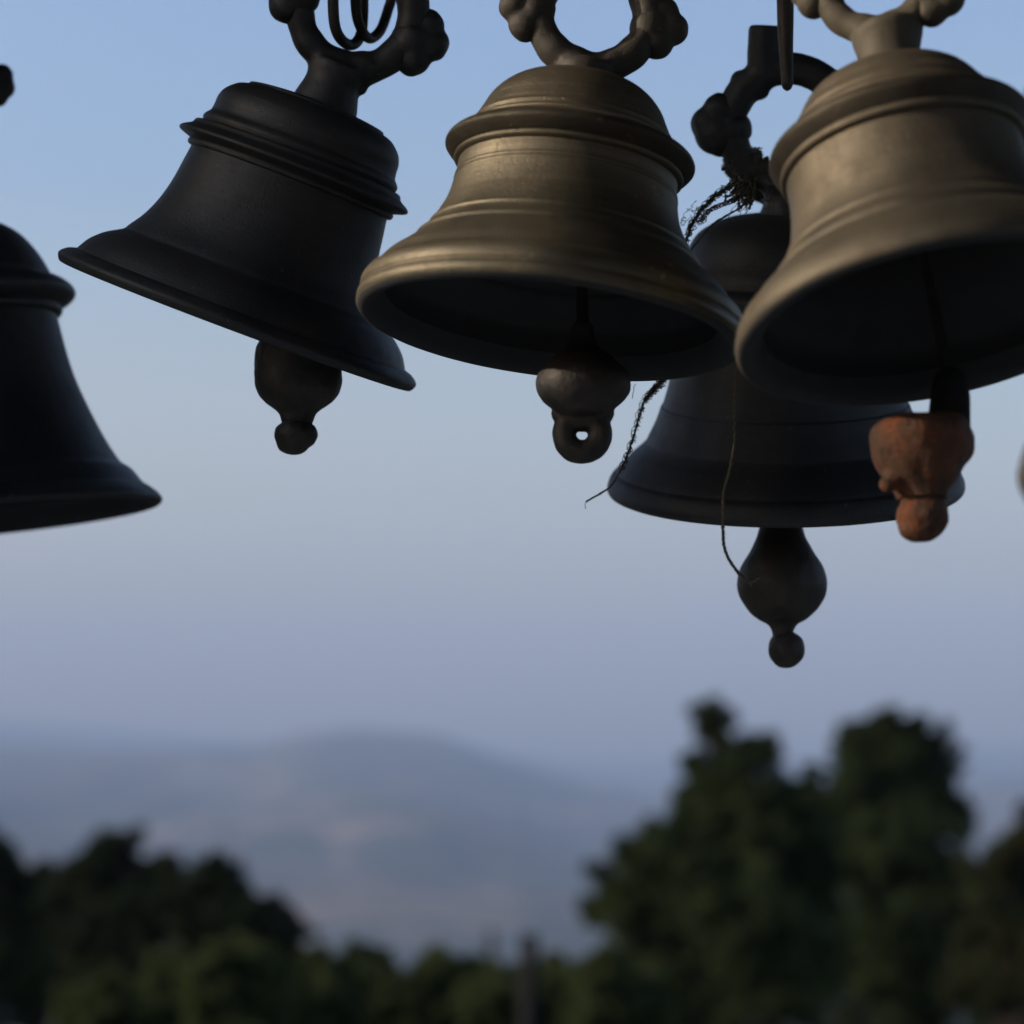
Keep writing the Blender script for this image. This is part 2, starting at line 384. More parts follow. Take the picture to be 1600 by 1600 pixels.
# ------------------------------------------------------------------ bells
class Bell: pass
def frame(cx, cy, depth, tilt, elev):
    """Matrix at the rim centre; tilt = lean to the right in degrees, elev = how far the mouth opens to the viewer."""
    p = at(cx, cy, depth); wv = (p - CAM).normalized()
    u = UP * math.cos(R(tilt)) + RT * math.sin(R(tilt)); u = (u - wv * u.dot(wv)).normalized()
    a = u * math.cos(R(elev)) + wv * math.sin(R(elev))
    X = u.cross(wv) * -1; X = wv.cross(u); X.normalize()
    Y = a.cross(X).normalized()
    m = Matrix((X, Y, a)).transposed().to_4x4(); m.translation = p
    return m
BELLS = []
def make_bell(label, cx, cy, depth, tilt, elev, lip, waist, band, crown, top, mat, handle, clap, hmat=None, seed=0., wob=.004, band_mat=None):
    """lip, waist, band, crown: (r, h) in photograph pixels at the bell's depth."""
    s = S(depth); mw = frame(cx, cy, depth, tilt, elev)
    root = empty('hanging_bell', mw); tag(root, label, 'bell', 'temple bells hanging in rows')
    sc_ = lambda pr, n=5: [(q[0] * s, q[1] * s) for q in spline(pr, n)]
    b = bmesh.new(); lathe(b, sc_(lip), 160, wob * 1.5, seed); b.faces.ensure_lookup_table()
    for f_ in b.faces[:160 * 17]: f_.material_index = 1          # mouth shade painted on the underside as near-black
    lo = link('lip', from_bm(b, 'lip'), mat, root); lo.data.materials.append(M['inner_shade'])
    b = bmesh.new(); lathe(b, sc_(waist), 128, wob * .6, seed)
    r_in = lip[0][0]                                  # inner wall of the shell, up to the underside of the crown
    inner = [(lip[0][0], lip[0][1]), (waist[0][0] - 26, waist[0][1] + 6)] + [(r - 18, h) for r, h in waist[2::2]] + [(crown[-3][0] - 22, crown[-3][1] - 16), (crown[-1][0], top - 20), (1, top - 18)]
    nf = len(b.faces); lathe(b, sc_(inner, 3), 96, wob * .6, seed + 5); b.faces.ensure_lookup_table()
    for f_ in b.faces[nf:]: f_.material_index = 1  # inner wall takes the painted mouth shade
    wo = link('waist', from_bm(b, 'waist'), mat, root); wo.data.materials.append(M['inner_shade'])
    b = bmesh.new(); lathe(b, sc_(band), 128, wob * .8, seed + 2)
    b.faces.ensure_lookup_table()
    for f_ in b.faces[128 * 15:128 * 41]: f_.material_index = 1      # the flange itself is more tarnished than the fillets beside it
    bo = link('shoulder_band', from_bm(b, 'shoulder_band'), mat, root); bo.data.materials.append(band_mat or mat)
    b = bmesh.new(); lathe(b, sc_(crown), 128, wob * .8, seed)
    link('crown', from_bm(b, 'crown'), mat, root)
    B = Bell(); B.root = root; B.mw = mw; B.s = s; B.top = top; B.depth = depth; B.cx, B.cy = cx, cy
    hm = M[handle['hm']] if 'hm' in handle else mat
    # handle: neck + ring (local px), ring stands in the XZ plane
    hd = handle; b = bmesh.new()
    rc = hd['ring']; k = hd.get('scale', 1)
    v0, u0 = rc
    nb = hd.get('neck', (48, 44, 52)); nz0 = top - 12; nx = hd.get('neck_x', v0 * .5)
    nk = spline([(nb[0] * 1.12, nz0), (nb[0], top + 6), (nb[1], (top + u0 - 80) / 2 + 8), (nb[2], u0 - 74 * k), (nb[2] * .8, u0 - 86 * k)], 4) if 'neckprof' not in hd else spline([q for q in hd['neckprof'] if q[1] < u0 - 92 * k] + [(44, u0 - 86 * k)], 4)
    rows = lathe(b, [(r * s, h * s) for r, h in nk], 40)
    for row in rows:
        t = (row[0].co.z / s - nz0) / max(1, (u0 - 60 * k - nz0))
        for v in row: v.co.x += s * (nx * (1 - t) + v0 * t)
    b.faces.new(rows[0][::-1]); b.faces.new(rows[-1])
    torus(b, (v0 * s, 0, u0 * s), 88 * k * s, 25 * k * s, R(hd.get('yaw', 0)), flat=1.12, var=.16, roll=R(-hd.get('roll', 0)))
    for q in hd.get('extra', []): ball(b, Vector((q[0] * s, q[1] * s, q[2] * s)), q[3] * s)
    if hd.get('stub'):
        q = hd['stub']; tube(b, [(q[0] * s, 0, q[1] * s), (q[0] * s - .001, 0, (q[1] + q[2] * .5) * s), (q[0] * s, 0, (q[1] + q[2]) * s)], [q[3] * s, q[3] * s * .95, q[3] * s], 24)
    hme = fuse(b, 'handle', 4.2 * s, 5, 3.2 * s, 22, seed, .8 * s)
    ho = link('handle', hme, hm, root)
    for sd_ in (1, -1):
        kn = hd.get('knob_r' if sd_ > 0 else 'knob_l')
        if kn is None: kn = [(93, -9, 34), (110, 20, 27), (126, -4, 28), (106, -33, 28)]
        if kn == 0: continue
        b = bmesh.new()
        cr, sr = math.cos(R(hd.get('roll', 0))), math.sin(R(hd.get('roll', 0)))
        for (v, u, r) in kn:
            v *= sd_ * k; u *= k
            v, u = v * cr + u * sr, -v * sr + u * cr
            p = Matrix.Rotation(R(hd.get('yaw', 0)), 3, 'Z') @ Vector((v * s, 0, u * s))
            ball(b, p + Vector((v0 * s, 0, u0 * s)), (r * k * s, r * k * s * 1.05, r * k * s))
        link('knob', fuse(b, 'knob', 3.6 * s, 7, 5 * s, 26, seed + sd_, 1.6 * s), hm, ho)
    # clapper: hangs straight down from inside the crown
    hang = mw @ Vector((0, 0, (top - 22) * s))
    dcl = clap.get('depth', (hang - CAM).dot(FWD)); sc2 = S(dcl)
    x0, y0 = clap['x'], clap['y0']
    org = at(x0, y0, dcl)
    cm = Matrix.Translation(org)
    b = bmesh.new()
    if clap.get('prof'):
        pr = [(r * sc2, -(y - y0) * sc2) for r, y in spline(clap['prof'], 5)]
        rows = lathe(b, pr, 40); b.faces.new(rows[0][::-1]) ; b.faces.new(rows[-1])
    for q in clap.get('balls', []):
        ball(b, Vector(((q[0] - x0) * sc2, q[4] * sc2 if len(q) > 4 else 0, -(q[1] - y0) * sc2)), tuple(v * sc2 for v in (q[2] if hasattr(q[2], '__len__') else (q[2],) * 3)))
    for q in clap.get('tori', []):
        torus(b, Vector(((q[0] - x0) * sc2, 0, -(q[1] - y0) * sc2)), q[2] * sc2, q[3] * sc2, flat=q[4])
    top_l = Vector((0, 0, 0))
    rb = bmesh.new(); re_ = at(*clap['rod_to'], dcl) - org if 'rod_to' in clap else Vector((0, 0, -12 * sc2)); tube(rb, [hang - org, (hang - org) * .5 + re_ * .5, re_], [6 * sc2, 7 * sc2, 10 * sc2], 14)
    if 'stem' in clap:
        q = clap['stem']; p2 = at(q[0], q[1], dcl) - org
        tube(rb, [re_ + Vector((0, 0, 26 * sc2)), re_ + Vector((0, 0, 12 * sc2)), re_.lerp(p2, .3), p2], [12 * sc2, 26 * sc2, q[2] * sc2, q[3] * sc2], 24)
    g = clap.get('rough', (5, 40, 2))
    co = link('clapper', fuse(b, 'clapper', clap.get('voxel', 3.4) * sc2, clap.get('smooth', 3), g[0] * sc2, g[1], seed, g[2] * sc2), clap['mat'], root)
    co.parent = root; co.matrix_parent_inverse = mw.inverted(); co.matrix_world = cm
    link('clapper_rod', from_bm(rb, 'clapper_rod'), M['shaded_iron'], co)
    if clap.get('tip'):
        b = bmesh.new()
        for q in clap['tip']:
            ball(b, Vector(((q[0] - x0) * sc2, 0, -(q[1] - y0) * sc2)), tuple(v * sc2 for v in (q[2] if hasattr(q[2], '__len__') else (q[2],) * 3)))
        link('clapper_tip', fuse(b, 'clapper_tip', 2.6 * sc2, 2, g[0] * .8 * sc2, g[1] * 1.4, seed + 3, g[2] * sc2), clap['mat'], co)
    B.ringtop = mw @ Vector((v0 * s, 0, (u0 + 88 * k) * s)); B.ringc = mw @ Vector((v0 * s, 0, u0 * s))
    BELLS.append(B); return B

# -- centre bell, sunlit
lipC = [(262, 34), (276, 10), (288, 0), (299, 2), (306, 12), (305, 22), (301, 27), (303, 33), (302, 44), (296, 54), (288, 60)]
waistC = [(288, 60), (284, 64), (270, 82), (250, 99), (231, 116), (228, 121), (226, 126), (216, 134), (209, 143), (208, 149), (203, 155), (194, 172), (186, 190), (181, 209), (178, 226), (178.5, 229), (177, 232), (177.5, 235), (175.5, 238), (175, 250), (174, 262)]
bandC = [(172, 258), (180, 261), (183, 265), (182, 268), (186, 271), (194, 279), (199, 286), (198, 292), (193, 298), (182, 305), (170, 311), (160, 312)]
crownC = [(164, 311), (164, 317), (159, 322), (160, 327), (156, 332), (152, 341), (146, 353), (144, 358), (138, 369), (124, 386), (104, 401), (78, 411), (48, 416), (30, 417)]
b3 = make_bell('sunlit golden bronze bell at the centre with a hatched band above its lip', 857, 520, 1.75, 7, 14.5, lipC, waistC, bandC, crownC, 416,
    M['bronze_gold'], dict(hm='handle_dark', ring=(10, 530), neck_x=2, yaw=4, neckprof=[(58, 396), (49, 412), (46, 422), (49, 434)]),
    dict(x=911, y0=520, prof=[(16, 505), (24, 540), (50, 562), (70, 585), (74, 606), (66, 625), (50, 640), (40, 650), (20, 660)],
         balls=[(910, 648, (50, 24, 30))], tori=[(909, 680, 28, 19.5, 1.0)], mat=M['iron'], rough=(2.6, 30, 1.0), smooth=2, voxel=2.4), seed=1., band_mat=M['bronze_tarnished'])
# -- right bell, sunlit, nearest
f = 1.05; hs = 1.10
sx = lambda pr: [(r * f, h * hs) for r, h in pr]
lipE = [(270, 36), (285, 10), (300, 0), (312, 2), (318, 12), (317, 26), (308, 46), (292, 64)]
waistE = [(292, 64), (276, 80), (258, 94), (246, 104), (243, 112), (240, 118), (228, 130), (220, 140), (218, 148), (212, 158), (202, 180), (196, 205), (192, 230), (190, 262), (190, 280), (189, 286)]
bandE = [(186, 282), (197, 286), (200, 292), (198, 297), (202, 303), (209, 314), (212, 322), (210, 329), (203, 335), (190, 343), (176, 350), (166, 351)]
crownE = [(174, 350), (172, 358), (166, 366), (164, 374), (156, 386), (150, 394), (146, 402), (132, 420), (108, 436), (80, 446), (50, 450), (30, 451)]
b5 = make_bell('sunlit brown bronze bell, nearest of all, with a rusty red clapper', 1466, 512, 1.58, -12, 22, lipE, waistE, bandE, crownE, 450,
    M['bronze_brown'], dict(hm='handle_brown', ring=(22, 622), neck_x=8, roll=20, scale=.98, yaw=-6, neckprof=[(62, 432), (53, 452), (50, 474), (53, 500), (58, 526)],
        knob_r=[(92, -22, 36), (112, -2, 29), (120, -26, 30), (98, -50, 28)], knob_l=[(92, -18, 36), (112, 4, 29), (124, -16, 30), (106, -40, 28)]),
    dict(x=1438, y0=590, rod_to=(1486, 600), stem=(1482, 672, 31, 34), prof=[(10, 654), (34, 655), (58, 659), (74, 667), (81, 680), (82, 690), (79, 704), (73, 724), (64, 742), (55, 756), (46, 768), (40, 784)],
         balls=[(1480, 674, (34, 44, 30)), (1486, 700, (34, 44, 40)), (1379, 763, (11, 12, 12), 0, -26), (1394, 752, (20, 20, 22), 0, -20)],
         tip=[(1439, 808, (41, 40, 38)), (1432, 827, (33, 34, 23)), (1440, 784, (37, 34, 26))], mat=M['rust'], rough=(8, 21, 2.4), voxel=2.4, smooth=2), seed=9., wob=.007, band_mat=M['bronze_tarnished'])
# -- left tilted bell, in shade
lipB = [(250, 30), (268, 8), (280, -5), (288, -6), (293, 0), (294, 8), (284, 17), (270, 22)]
waistB = [(270, 22), (268, 26), (258, 42), (240, 59), (222, 70), (213, 76), (208, 84), (192, 108), (179, 138), (170, 172), (165, 205), (162, 226), (161, 234)]
bandB = [(159, 232), (167, 234), (169, 240), (168, 243), (184, 249), (188, 253), (185, 258), (172, 266), (168, 273), (160, 275), (154, 276)]
crownB = [(158, 274), (160, 282), (157, 288), (152, 294), (150, 304), (149, 318), (143, 332), (128, 346), (112, 352), (108, 356), (82, 360), (48, 363), (30, 363)]
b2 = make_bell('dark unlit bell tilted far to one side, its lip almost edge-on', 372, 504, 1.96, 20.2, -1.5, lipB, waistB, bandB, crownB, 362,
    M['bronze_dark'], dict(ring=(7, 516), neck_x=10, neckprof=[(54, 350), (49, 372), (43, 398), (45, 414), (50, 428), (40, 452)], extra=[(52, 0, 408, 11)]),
    dict(x=467, y0=500, prof=[(20, 480), (52, 520), (66, 550), (68.5, 585), (66, 608), (57, 626), (40, 640), (30, 650), (26, 660), (22, 668)],
         tip=[(466, 682, (34, 34, 24)), (462, 692, (26, 28, 21))], mat=M['iron'], rough=(3, 30, 1.4)), seed=4.)
# -- rear bell with the frayed rope, in shade
lipD = [(236, 30), (252, 8), (262, 0), (272, 2), (277, 9), (276, 20), (270, 32), (262, 38)]
waistD = [(262, 38), (256, 46), (240, 62), (226, 74), (216, 84), (212, 92), (200, 116), (192, 138), (189, 142), (181, 168), (174, 200), (169, 235), (166, 270), (165, 292)]
bandD = [(163, 290), (171, 293), (174, 298), (186, 305), (190, 314), (184, 324), (170, 330), (158, 331)]
crownD = [(160, 329), (158, 340), (154, 350), (152, 366), (146, 386), (132, 406), (110, 420), (82, 430), (48, 434), (30, 435)]
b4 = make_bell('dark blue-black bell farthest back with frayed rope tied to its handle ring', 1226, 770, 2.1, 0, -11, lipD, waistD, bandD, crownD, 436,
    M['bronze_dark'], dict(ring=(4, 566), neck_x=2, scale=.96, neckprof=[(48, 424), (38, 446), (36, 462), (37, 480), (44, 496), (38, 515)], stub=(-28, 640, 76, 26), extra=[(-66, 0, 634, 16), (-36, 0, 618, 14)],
        knob_l=[(88, -2, 30), (104, 28, 29), (124, 6, 28), (112, -10, 34), (106, -26, 22)]),
    dict(x=1220, y0=800, prof=[(26, 770), (30, 806), (36, 834), (48, 860), (62, 882), (70, 908), (67, 930), (55, 952), (38, 968), (24, 976), (18, 986), (17, 1000)],
         tip=[(1225, 1015, (29, 29, 30))], mat=M['iron'], rough=(2, 24, 1.)), seed=6.)
# -- leftmost bell cut by the frame, in shade
lipA = [(246, 30), (264, 6), (276, -3), (284, -2), (288, 4), (282, 14), (270, 25), (262, 30)]
waistA = [(262, 30), (258, 36), (246, 54), (236, 62), (228, 70), (212, 100), (196, 138), (182, 176), (171, 211), (163, 248), (157, 285), (153, 312)]
bandA = [(151, 310), (160, 313), (163, 320), (160, 325), (176, 332), (185, 341), (183, 352), (170, 364), (156, 370), (148, 371)]
crownA = [(151, 369), (149, 380), (142, 396), (132, 414), (116, 436), (98, 452), (72, 466), (44, 472), (30, 472)]
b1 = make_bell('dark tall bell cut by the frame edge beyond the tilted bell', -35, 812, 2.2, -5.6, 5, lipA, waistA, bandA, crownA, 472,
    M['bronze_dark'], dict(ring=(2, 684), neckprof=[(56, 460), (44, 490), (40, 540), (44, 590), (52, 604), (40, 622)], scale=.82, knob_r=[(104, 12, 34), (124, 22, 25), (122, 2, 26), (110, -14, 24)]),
    dict(x=-70, y0=760, prof=[(20, 740), (50, 800), (62, 850), (60, 880), (40, 910), (22, 930)], tip=[(-70, 946, 26)], mat=M['iron']), seed=12.)
# -- bell beyond the right edge: only its clapper's flank shows
b6 = make_bell('bell beyond the nearest one showing only the lit flank of its clapper', 1668, 520, 3.1, 3, 3, [(r * .66, h * .66) for r, h in lipC], [(r * .66, h * .66) for r, h in waistC], [(r * .66, h * .66) for r, h in bandC], [(r * .66, h * .66) for r, h in crownC], 274,
    M['bronze_gold'], dict(ring=(4, 350), scale=.66, neckprof=[(36, 262), (30, 284), (34, 300), (28, 320)]),
    dict(x=1652, y0=620, prof=[(16, 600), (34, 660), (54, 700), (65, 738), (62, 762), (48, 790), (30, 806), (16, 812)], tip=[(1652, 826, 24)], mat=M['handle_brown'], rough=(2, 24, 1)), seed=15.)

# ------------------------------------------------------------------ iron hooks
def hook(label, pts_px, rad_px, depth, offs=None, mat=None, top=True):
    s = S(depth); b = bmesh.new()
    P = spline([tuple(at(x, y, depth + (offs[i] if offs else 0))) for i, (x, y) in enumerate(pts_px)], 6)
    rr = [float(q[0]) * s for q in spline([(r_,) for r_ in rad_px], 6)] if hasattr(rad_px, '__len__') else rad_px * s
    o0 = Vector(P[0]); tube(b, [Vector(p) - o0 for p in P], rr, 16)
    bmesh.ops.recalc_face_normals(b, faces=b.faces)
    o = link('iron_hook', from_bm(b, 'iron_hook'), mat or M['iron']); o.location = o0
    tag(o, label, 'hook', 'iron hooks holding the bells')
    return o
hook('dark iron loop on the inner side of the tilted bell ring', [(521, -560), (521, -300), (521, -60), (521, 20), (528, 54), (545, 70), (560, 62), (567, 30), (567, -60), (565, -140)], 8.6, 1.96, [0.0, 0, -.03, -.03, -.02, 0, .015, .03, .03, .03])
hook('second iron loop overlapping the first inside the tilted bell ring', [(562, -560), (558, -300), (556, -60), (556, 10), (563, 42), (577, 60), (594, 48), (606, 16), (612, -14), (613, -120)], 8.2, 1.985, [.0, 0, -.03, -.03, -.02, 0, .015, .03, .03, .03])
def up_hook(B, label, beam_z=BEAM_Z):
    """U hook through the top of a ring, both ends going up to the beam."""
    c = B.ringtop; Y = (B.mw.to_3x3() @ Vector((0, 1, 0))).normalized(); s = B.s; b = bmesh.new()
    P = [c - Y * 34 * s + Vector((0, 0, beam_z + .02 - c.z)), c - Y * 34 * s + Vector((0, 0, .05)), c - Y * 33 * s, c - Y * 22 * s - Vector((0, 0, 30 * s)), c - Vector((0, 0, 38 * s)), c + Y * 22 * s - Vector((0, 0, 30 * s)), c + Y * 33 * s, c + Y * 34 * s + Vector((0, 0, .04))]
    P = [Vector(p) - c for p in spline([tuple(p) for p in P], 5)]
    tube(b, P, 8 * s, 12); bmesh.ops.recalc_face_normals(b, faces=b.faces)
    o = link('iron_hook', from_bm(b, 'iron_hook'), M['iron']); o.location = c
    tag(o, label, 'hook', 'iron hooks holding the bells')
up_hook(b3, 'iron hook above the central sunlit bell'); up_hook(b5, 'iron hook above the nearest brown bell'); up_hook(b1, 'iron hook above the leftmost cut-off bell'); up_hook(b6, 'iron hook above the bell beyond the frame', 2.84)
hook('narrow iron rod with rounded end hanging into the rear bell ring', [(1227, -430), (1227, -200), (1227, 0), (1228, 70), (1229.5, 110), (1230, 126), (1230, 134), (1230, 139), (1230, 142)], [13, 13.5, 13.5, 11.5, 10, 9.5, 8.6, 6.0, 1.5], 1.94)

# ------------------------------------------------------------------ frayed rope and string
def strand(bm, pts, rad, wob=0, freq=1.0, seed=0, n=10, seg=5):
    P = [Vector(p) for p in spline([tuple(p) for p in pts], n)]
    if wob:
        for i, p in enumerate(P):
            p += Vector((noise.noise(Vector((i * .31 * freq, seed, 0))), noise.noise(Vector((i * .31 * freq, seed, 7))), noise.noise(Vector((i * .31 * freq, seed, 15))))) * wob
    tube(bm, P, rad, seg)
def coil(bm, path, amp, turns, rad, seed, n=240):
    """A crinkled fibre spiralling along a path."""
    P = [Vector(p) for p in spline([tuple(p) for p in path], 24)]
    L = len(P); out = []
    ph = seed * 2.1
    for i in range(n):
        f_ = i / (n - 1) * (L - 1); k = min(L - 2, int(f_)); q = P[k].lerp(P[k + 1], f_ - k)
        t = i / (n - 1); a = ph + turns * 2 * math.pi * t + 1.4 * noise.noise(Vector((t * 9, seed, 0)))
        am = amp * (.6 + .8 * abs(noise.noise(Vector((t * 14, seed, 3)))))
        out.append(q + RT * (am * math.cos(a)) + UP * (am * math.sin(a) * .8) + FWD * (am * math.sin(a + 1.3)))
    tube(bm, out, rad, 4)
d = 1.95; s = S(d)
pA = lambda L, dd=0: [at(x, y, d + dd) for x, y in L]
b = bmesh.new()
main = pA([(1192, 262), (1165, 282), (1140, 292), (1112, 312), (1086, 342), (1070, 385), (1060, 440), (1054, 520), (1040, 585), (1028, 602), (1010, 622)])
lowr = pA([(1028, 602), (1008, 626), (1000, 648), (990, 682), (980, 712), (970, 735)])
tail = pA([(970, 735), (956, 758), (940, 770), (926, 778), (916, 784)])
for k in range(4): coil(b, main, (4 + 7 * random.random()) * s, 11 + 9 * random.random(), .6 * s, k * 1.7)
for k in range(22): strand(b, main, random.uniform(.4, .8) * s, random.uniform(7, 17) * s, random.uniform(.5, 1.6), k * 5, 14, 4)
for k in range(2): coil(b, lowr, (4 + 6 * random.random()) * s, 6 + 5 * random.random(), .55 * s, 31 + k * 1.7, 160)
for k in range(13): strand(b, lowr, random.uniform(.35, .7) * s, random.uniform(4, 13) * s, random.uniform(.5, 1.6), 50 + k * 5, 14, 4)
for k in range(3): coil(b, tail, 1.6 * s, 5, .8 * s, 70 + k, 60)
strand(b, tail, 1.3 * s); strand(b, pA([(917, 783), (914, 788), (915, 795)]), .6 * s); strand(b, pA([(992, 600), (990, 610), (988, 622)]), .6 * s, 2 * s)
two = pA([(1172, 300), (1160, 322), (1140, 334), (1112, 352), (1090, 378), (1072, 405), (1064, 450)])
for k in range(4): strand(b, two, 1.2 * s, 3.5 * s, .8, 90 + k * 3)
sec = pA([(1168, 300), (1150, 312), (1128, 320), (1108, 330), (1092, 350)])
for k in range(5): coil(b, sec, (2 + 4 * random.random()) * s, 12, .7 * s, 120 + k, 150)
rope_me = b; b = bmesh.new()
# the knot: turns wound round the handle ring, then a beard of cut ends
rcx, rcy, rd = 1232, 208, b4.depth + .004
for k in range(34):
    a = R(26 + 46 * random.random()); rr = 26 + 7 * random.random(); tl = random.uniform(-.5, .5); P = []
    for q in range(26):
        t = q / 25 * 2 * math.pi * 1.15; aa = a + tl * .35 * math.sin(t)
        rad_ = 84 + rr * math.cos(t)
        P.append(at(rcx - rad_ * math.cos(aa), rcy + rad_ * math.sin(aa), rd + rr * S(rd) * math.sin(t)))
    strand(b, P, (1.2 + 1.6 * random.random()) * s, 3.5 * s, 1.3, 500 + k, 2, 5)
for k in range(60):
    a = R(22 + 54 * random.random()); r0 = 84 + random.choice((-1, 1)) * random.uniform(14, 30)
    x0, y0 = rcx - r0 * math.cos(a), rcy + r0 * math.sin(a); l = random.uniform(4, 10); q = random.uniform(0, 6.28)
    strand(b, [at(x0, y0, d), at(x0 + l * math.cos(q), y0 + l * math.sin(q), d - .002), at(x0 + l * 1.3 * math.cos(q + .9), y0 + l * 1.3 * math.sin(q + .9), d)], .7 * s, 2.5 * s, 1, k, 4, 4)
for k in range(90):
    x0, y0 = 1150 + 26 * random.random(), 272 + 36 * random.random(); a = R(62 + 62 * random.random()); l = 12 + 20 * random.random()
    strand(b, [at(x0, y0, d + .004), at(x0 + l * .5 * math.cos(a), y0 + l * .5 * math.sin(a), d - .004), at(x0 + l * math.cos(a + .3), y0 + l * math.sin(a + .3), d + .006)], (.7 + .9 * random.random()) * s, 3.5 * s, 1.4, k, 4, 4)
knot_bm = b; b = rope_me
loops = [(1084, 322, 5), (1072, 336, 6), (1100, 342, 4), (1148, 330, 9), (1080, 352, 5), (1068, 345, 4)]
for (x0, y0, r0) in loops:
    strand(b, [at(x0 + r0 * math.cos(t * .7), y0 + 1.7 * r0 * math.sin(t * .55), d + .002 * t) for t in range(9)], .55 * s, 5 * s, 1, x0, 4, 4)
bmesh.ops.recalc_face_normals(b, faces=b.faces)
me = from_bm(b, 'frayed_rope'); o0 = at(1180, 262, d)
me.transform(Matrix.Translation(-o0)); rope = link('frayed_rope', me, M['fibre']); rope.location = o0
bmesh.ops.recalc_face_normals(knot_bm, faces=knot_bm.faces); me = from_bm(knot_bm, 'knot'); me.transform(Matrix.Translation(-o0)); link('knot', me, M['fibre'], rope)['kind'] = 'stuff'
tag(rope, 'frayed fibre rope knotted round the rear bell ring and trailing behind', 'rope')
b = bmesh.new()
for (x0, y0, x1, y1, wd) in [(1127, 264.5, 1149, 264.5, 2.4), (1160, 303, 1174, 299, 2.0), (1160, 312, 1168, 321, 2.0), (1154, 318, 1158, 326, 1.6), (1132, 315, 1136, 306, 1.4)]:
    dv = Vector((x1 - x0, y1 - y0, 0)).normalized(); nx, ny = -dv.y * wd, dv.x * wd
    P = [at(x0 + nx, y0 + ny, d - .004), at(x1 + nx, y1 + ny, d), at(x1 - nx, y1 - ny, d), at(x0 - nx, y0 - ny, d - .004)]
    vs = [b.verts.new(p - o0 - FWD * .0008) for p in P] + [b.verts.new(p - o0 + FWD * .0008) for p in P]
    b.faces.new(vs[:4]); b.faces.new(vs[4:][::-1])
    for i in range(4): b.faces.new((vs[i], vs[(i + 1) % 4], vs[4 + (i + 1) % 4], vs[4 + i]))
bmesh.ops.recalc_face_normals(b, faces=b.faces)
link('straw_ends', from_bm(b, 'straw_ends'), M['fibre'], rope, False)
# thin string from the nearest bell's lip
d = 1.755; s = S(d); b = bmesh.new()
P = [(1152, 556), (1148, 600), (1147, 650), (1148, 690), (1140, 735), (1131, 770), (1130, 820), (1131, 850), (1138, 872), (1150, 890), (1163, 904), (1174, 913)]
pA = lambda L, dd=0: [at(x, y, d + dd) for x, y in L]
for k in range(4): coil(b, pA(P), (1.2 + 1.1 * (k % 2)) * s, 26 + k * 3, .95 * s, 400 + k, 300)
for k in range(4): coil(b, pA(P[6:-1]), 3.0 * s, 16, .9 * s, 420 + k, 160)
strand(b, pA([(1170, 910), (1178, 909), (1182, 905), (1188, 904)]), .9 * s); strand(b, pA([(1172, 910), (1174, 918)]), .7 * s)
bmesh.ops.recalc_face_normals(b, faces=b.faces)
me = from_bm(b, 'thin_string'); o0 = at(1152, 556, d); me.transform(Matrix.Translation(-o0))
o = link('thin_string', me, M['string']); o.location = o0
tag(o, 'thin twisted string dangling from the central bell across the rear clapper', 'string')

# ------------------------------------------------------------------ trees and bushes down the slope
def leaves(clumps, n_per, size, seed):
    """clumps: (x, y, z, r). Small leaf-shaped faces through each clump."""
    g = np.random.default_rng(seed); V = []; 
    c = np.repeat(np.array([q[:3] for q in clumps]), n_per, 0); r = np.repeat(np.array([q[3] for q in clumps]), n_per)
    n = len(c); dv = g.normal(size=(n, 3)); dv /= np.linalg.norm(dv, axis=1)[:, None]
    rad = r * g.random(n) ** .45
    p = c + dv * rad[:, None] * np.array([1, 1, .85])
    a = g.normal(size=(n, 3)) + dv * .6 + np.array([0, 0, .3]); a /= np.linalg.norm(a, axis=1)[:, None]
    q = np.cross(a, g.normal(size=(n, 3))); q /= np.linalg.norm(q, axis=1)[:, None]
    L = size * (.6 + .8 * g.random(n))[:, None]
    v = np.empty((n, 4, 3)); v[:, 0] = p; v[:, 1] = p + a * L * .5 + q * L * .27; v[:, 2] = p + a * L; v[:, 3] = p + a * L * .5 - q * L * .27
    me = bpy.data.meshes.new('crown'); me.vertices.add(n * 4); me.vertices.foreach_set('co', v.ravel())
    me.loops.add(n * 4); me.loops.foreach_set('vertex_index', np.arange(n * 4, dtype=np.int32))
    me.polygons.add(n); me.polygons.foreach_set('loop_start', np.arange(0, n * 4, 4, dtype=np.int32)); me.update(calc_edges=True)
    return me
def ground_z(p):
    return height(math.atan2(p.x, p.y), math.hypot(p.x, p.y))
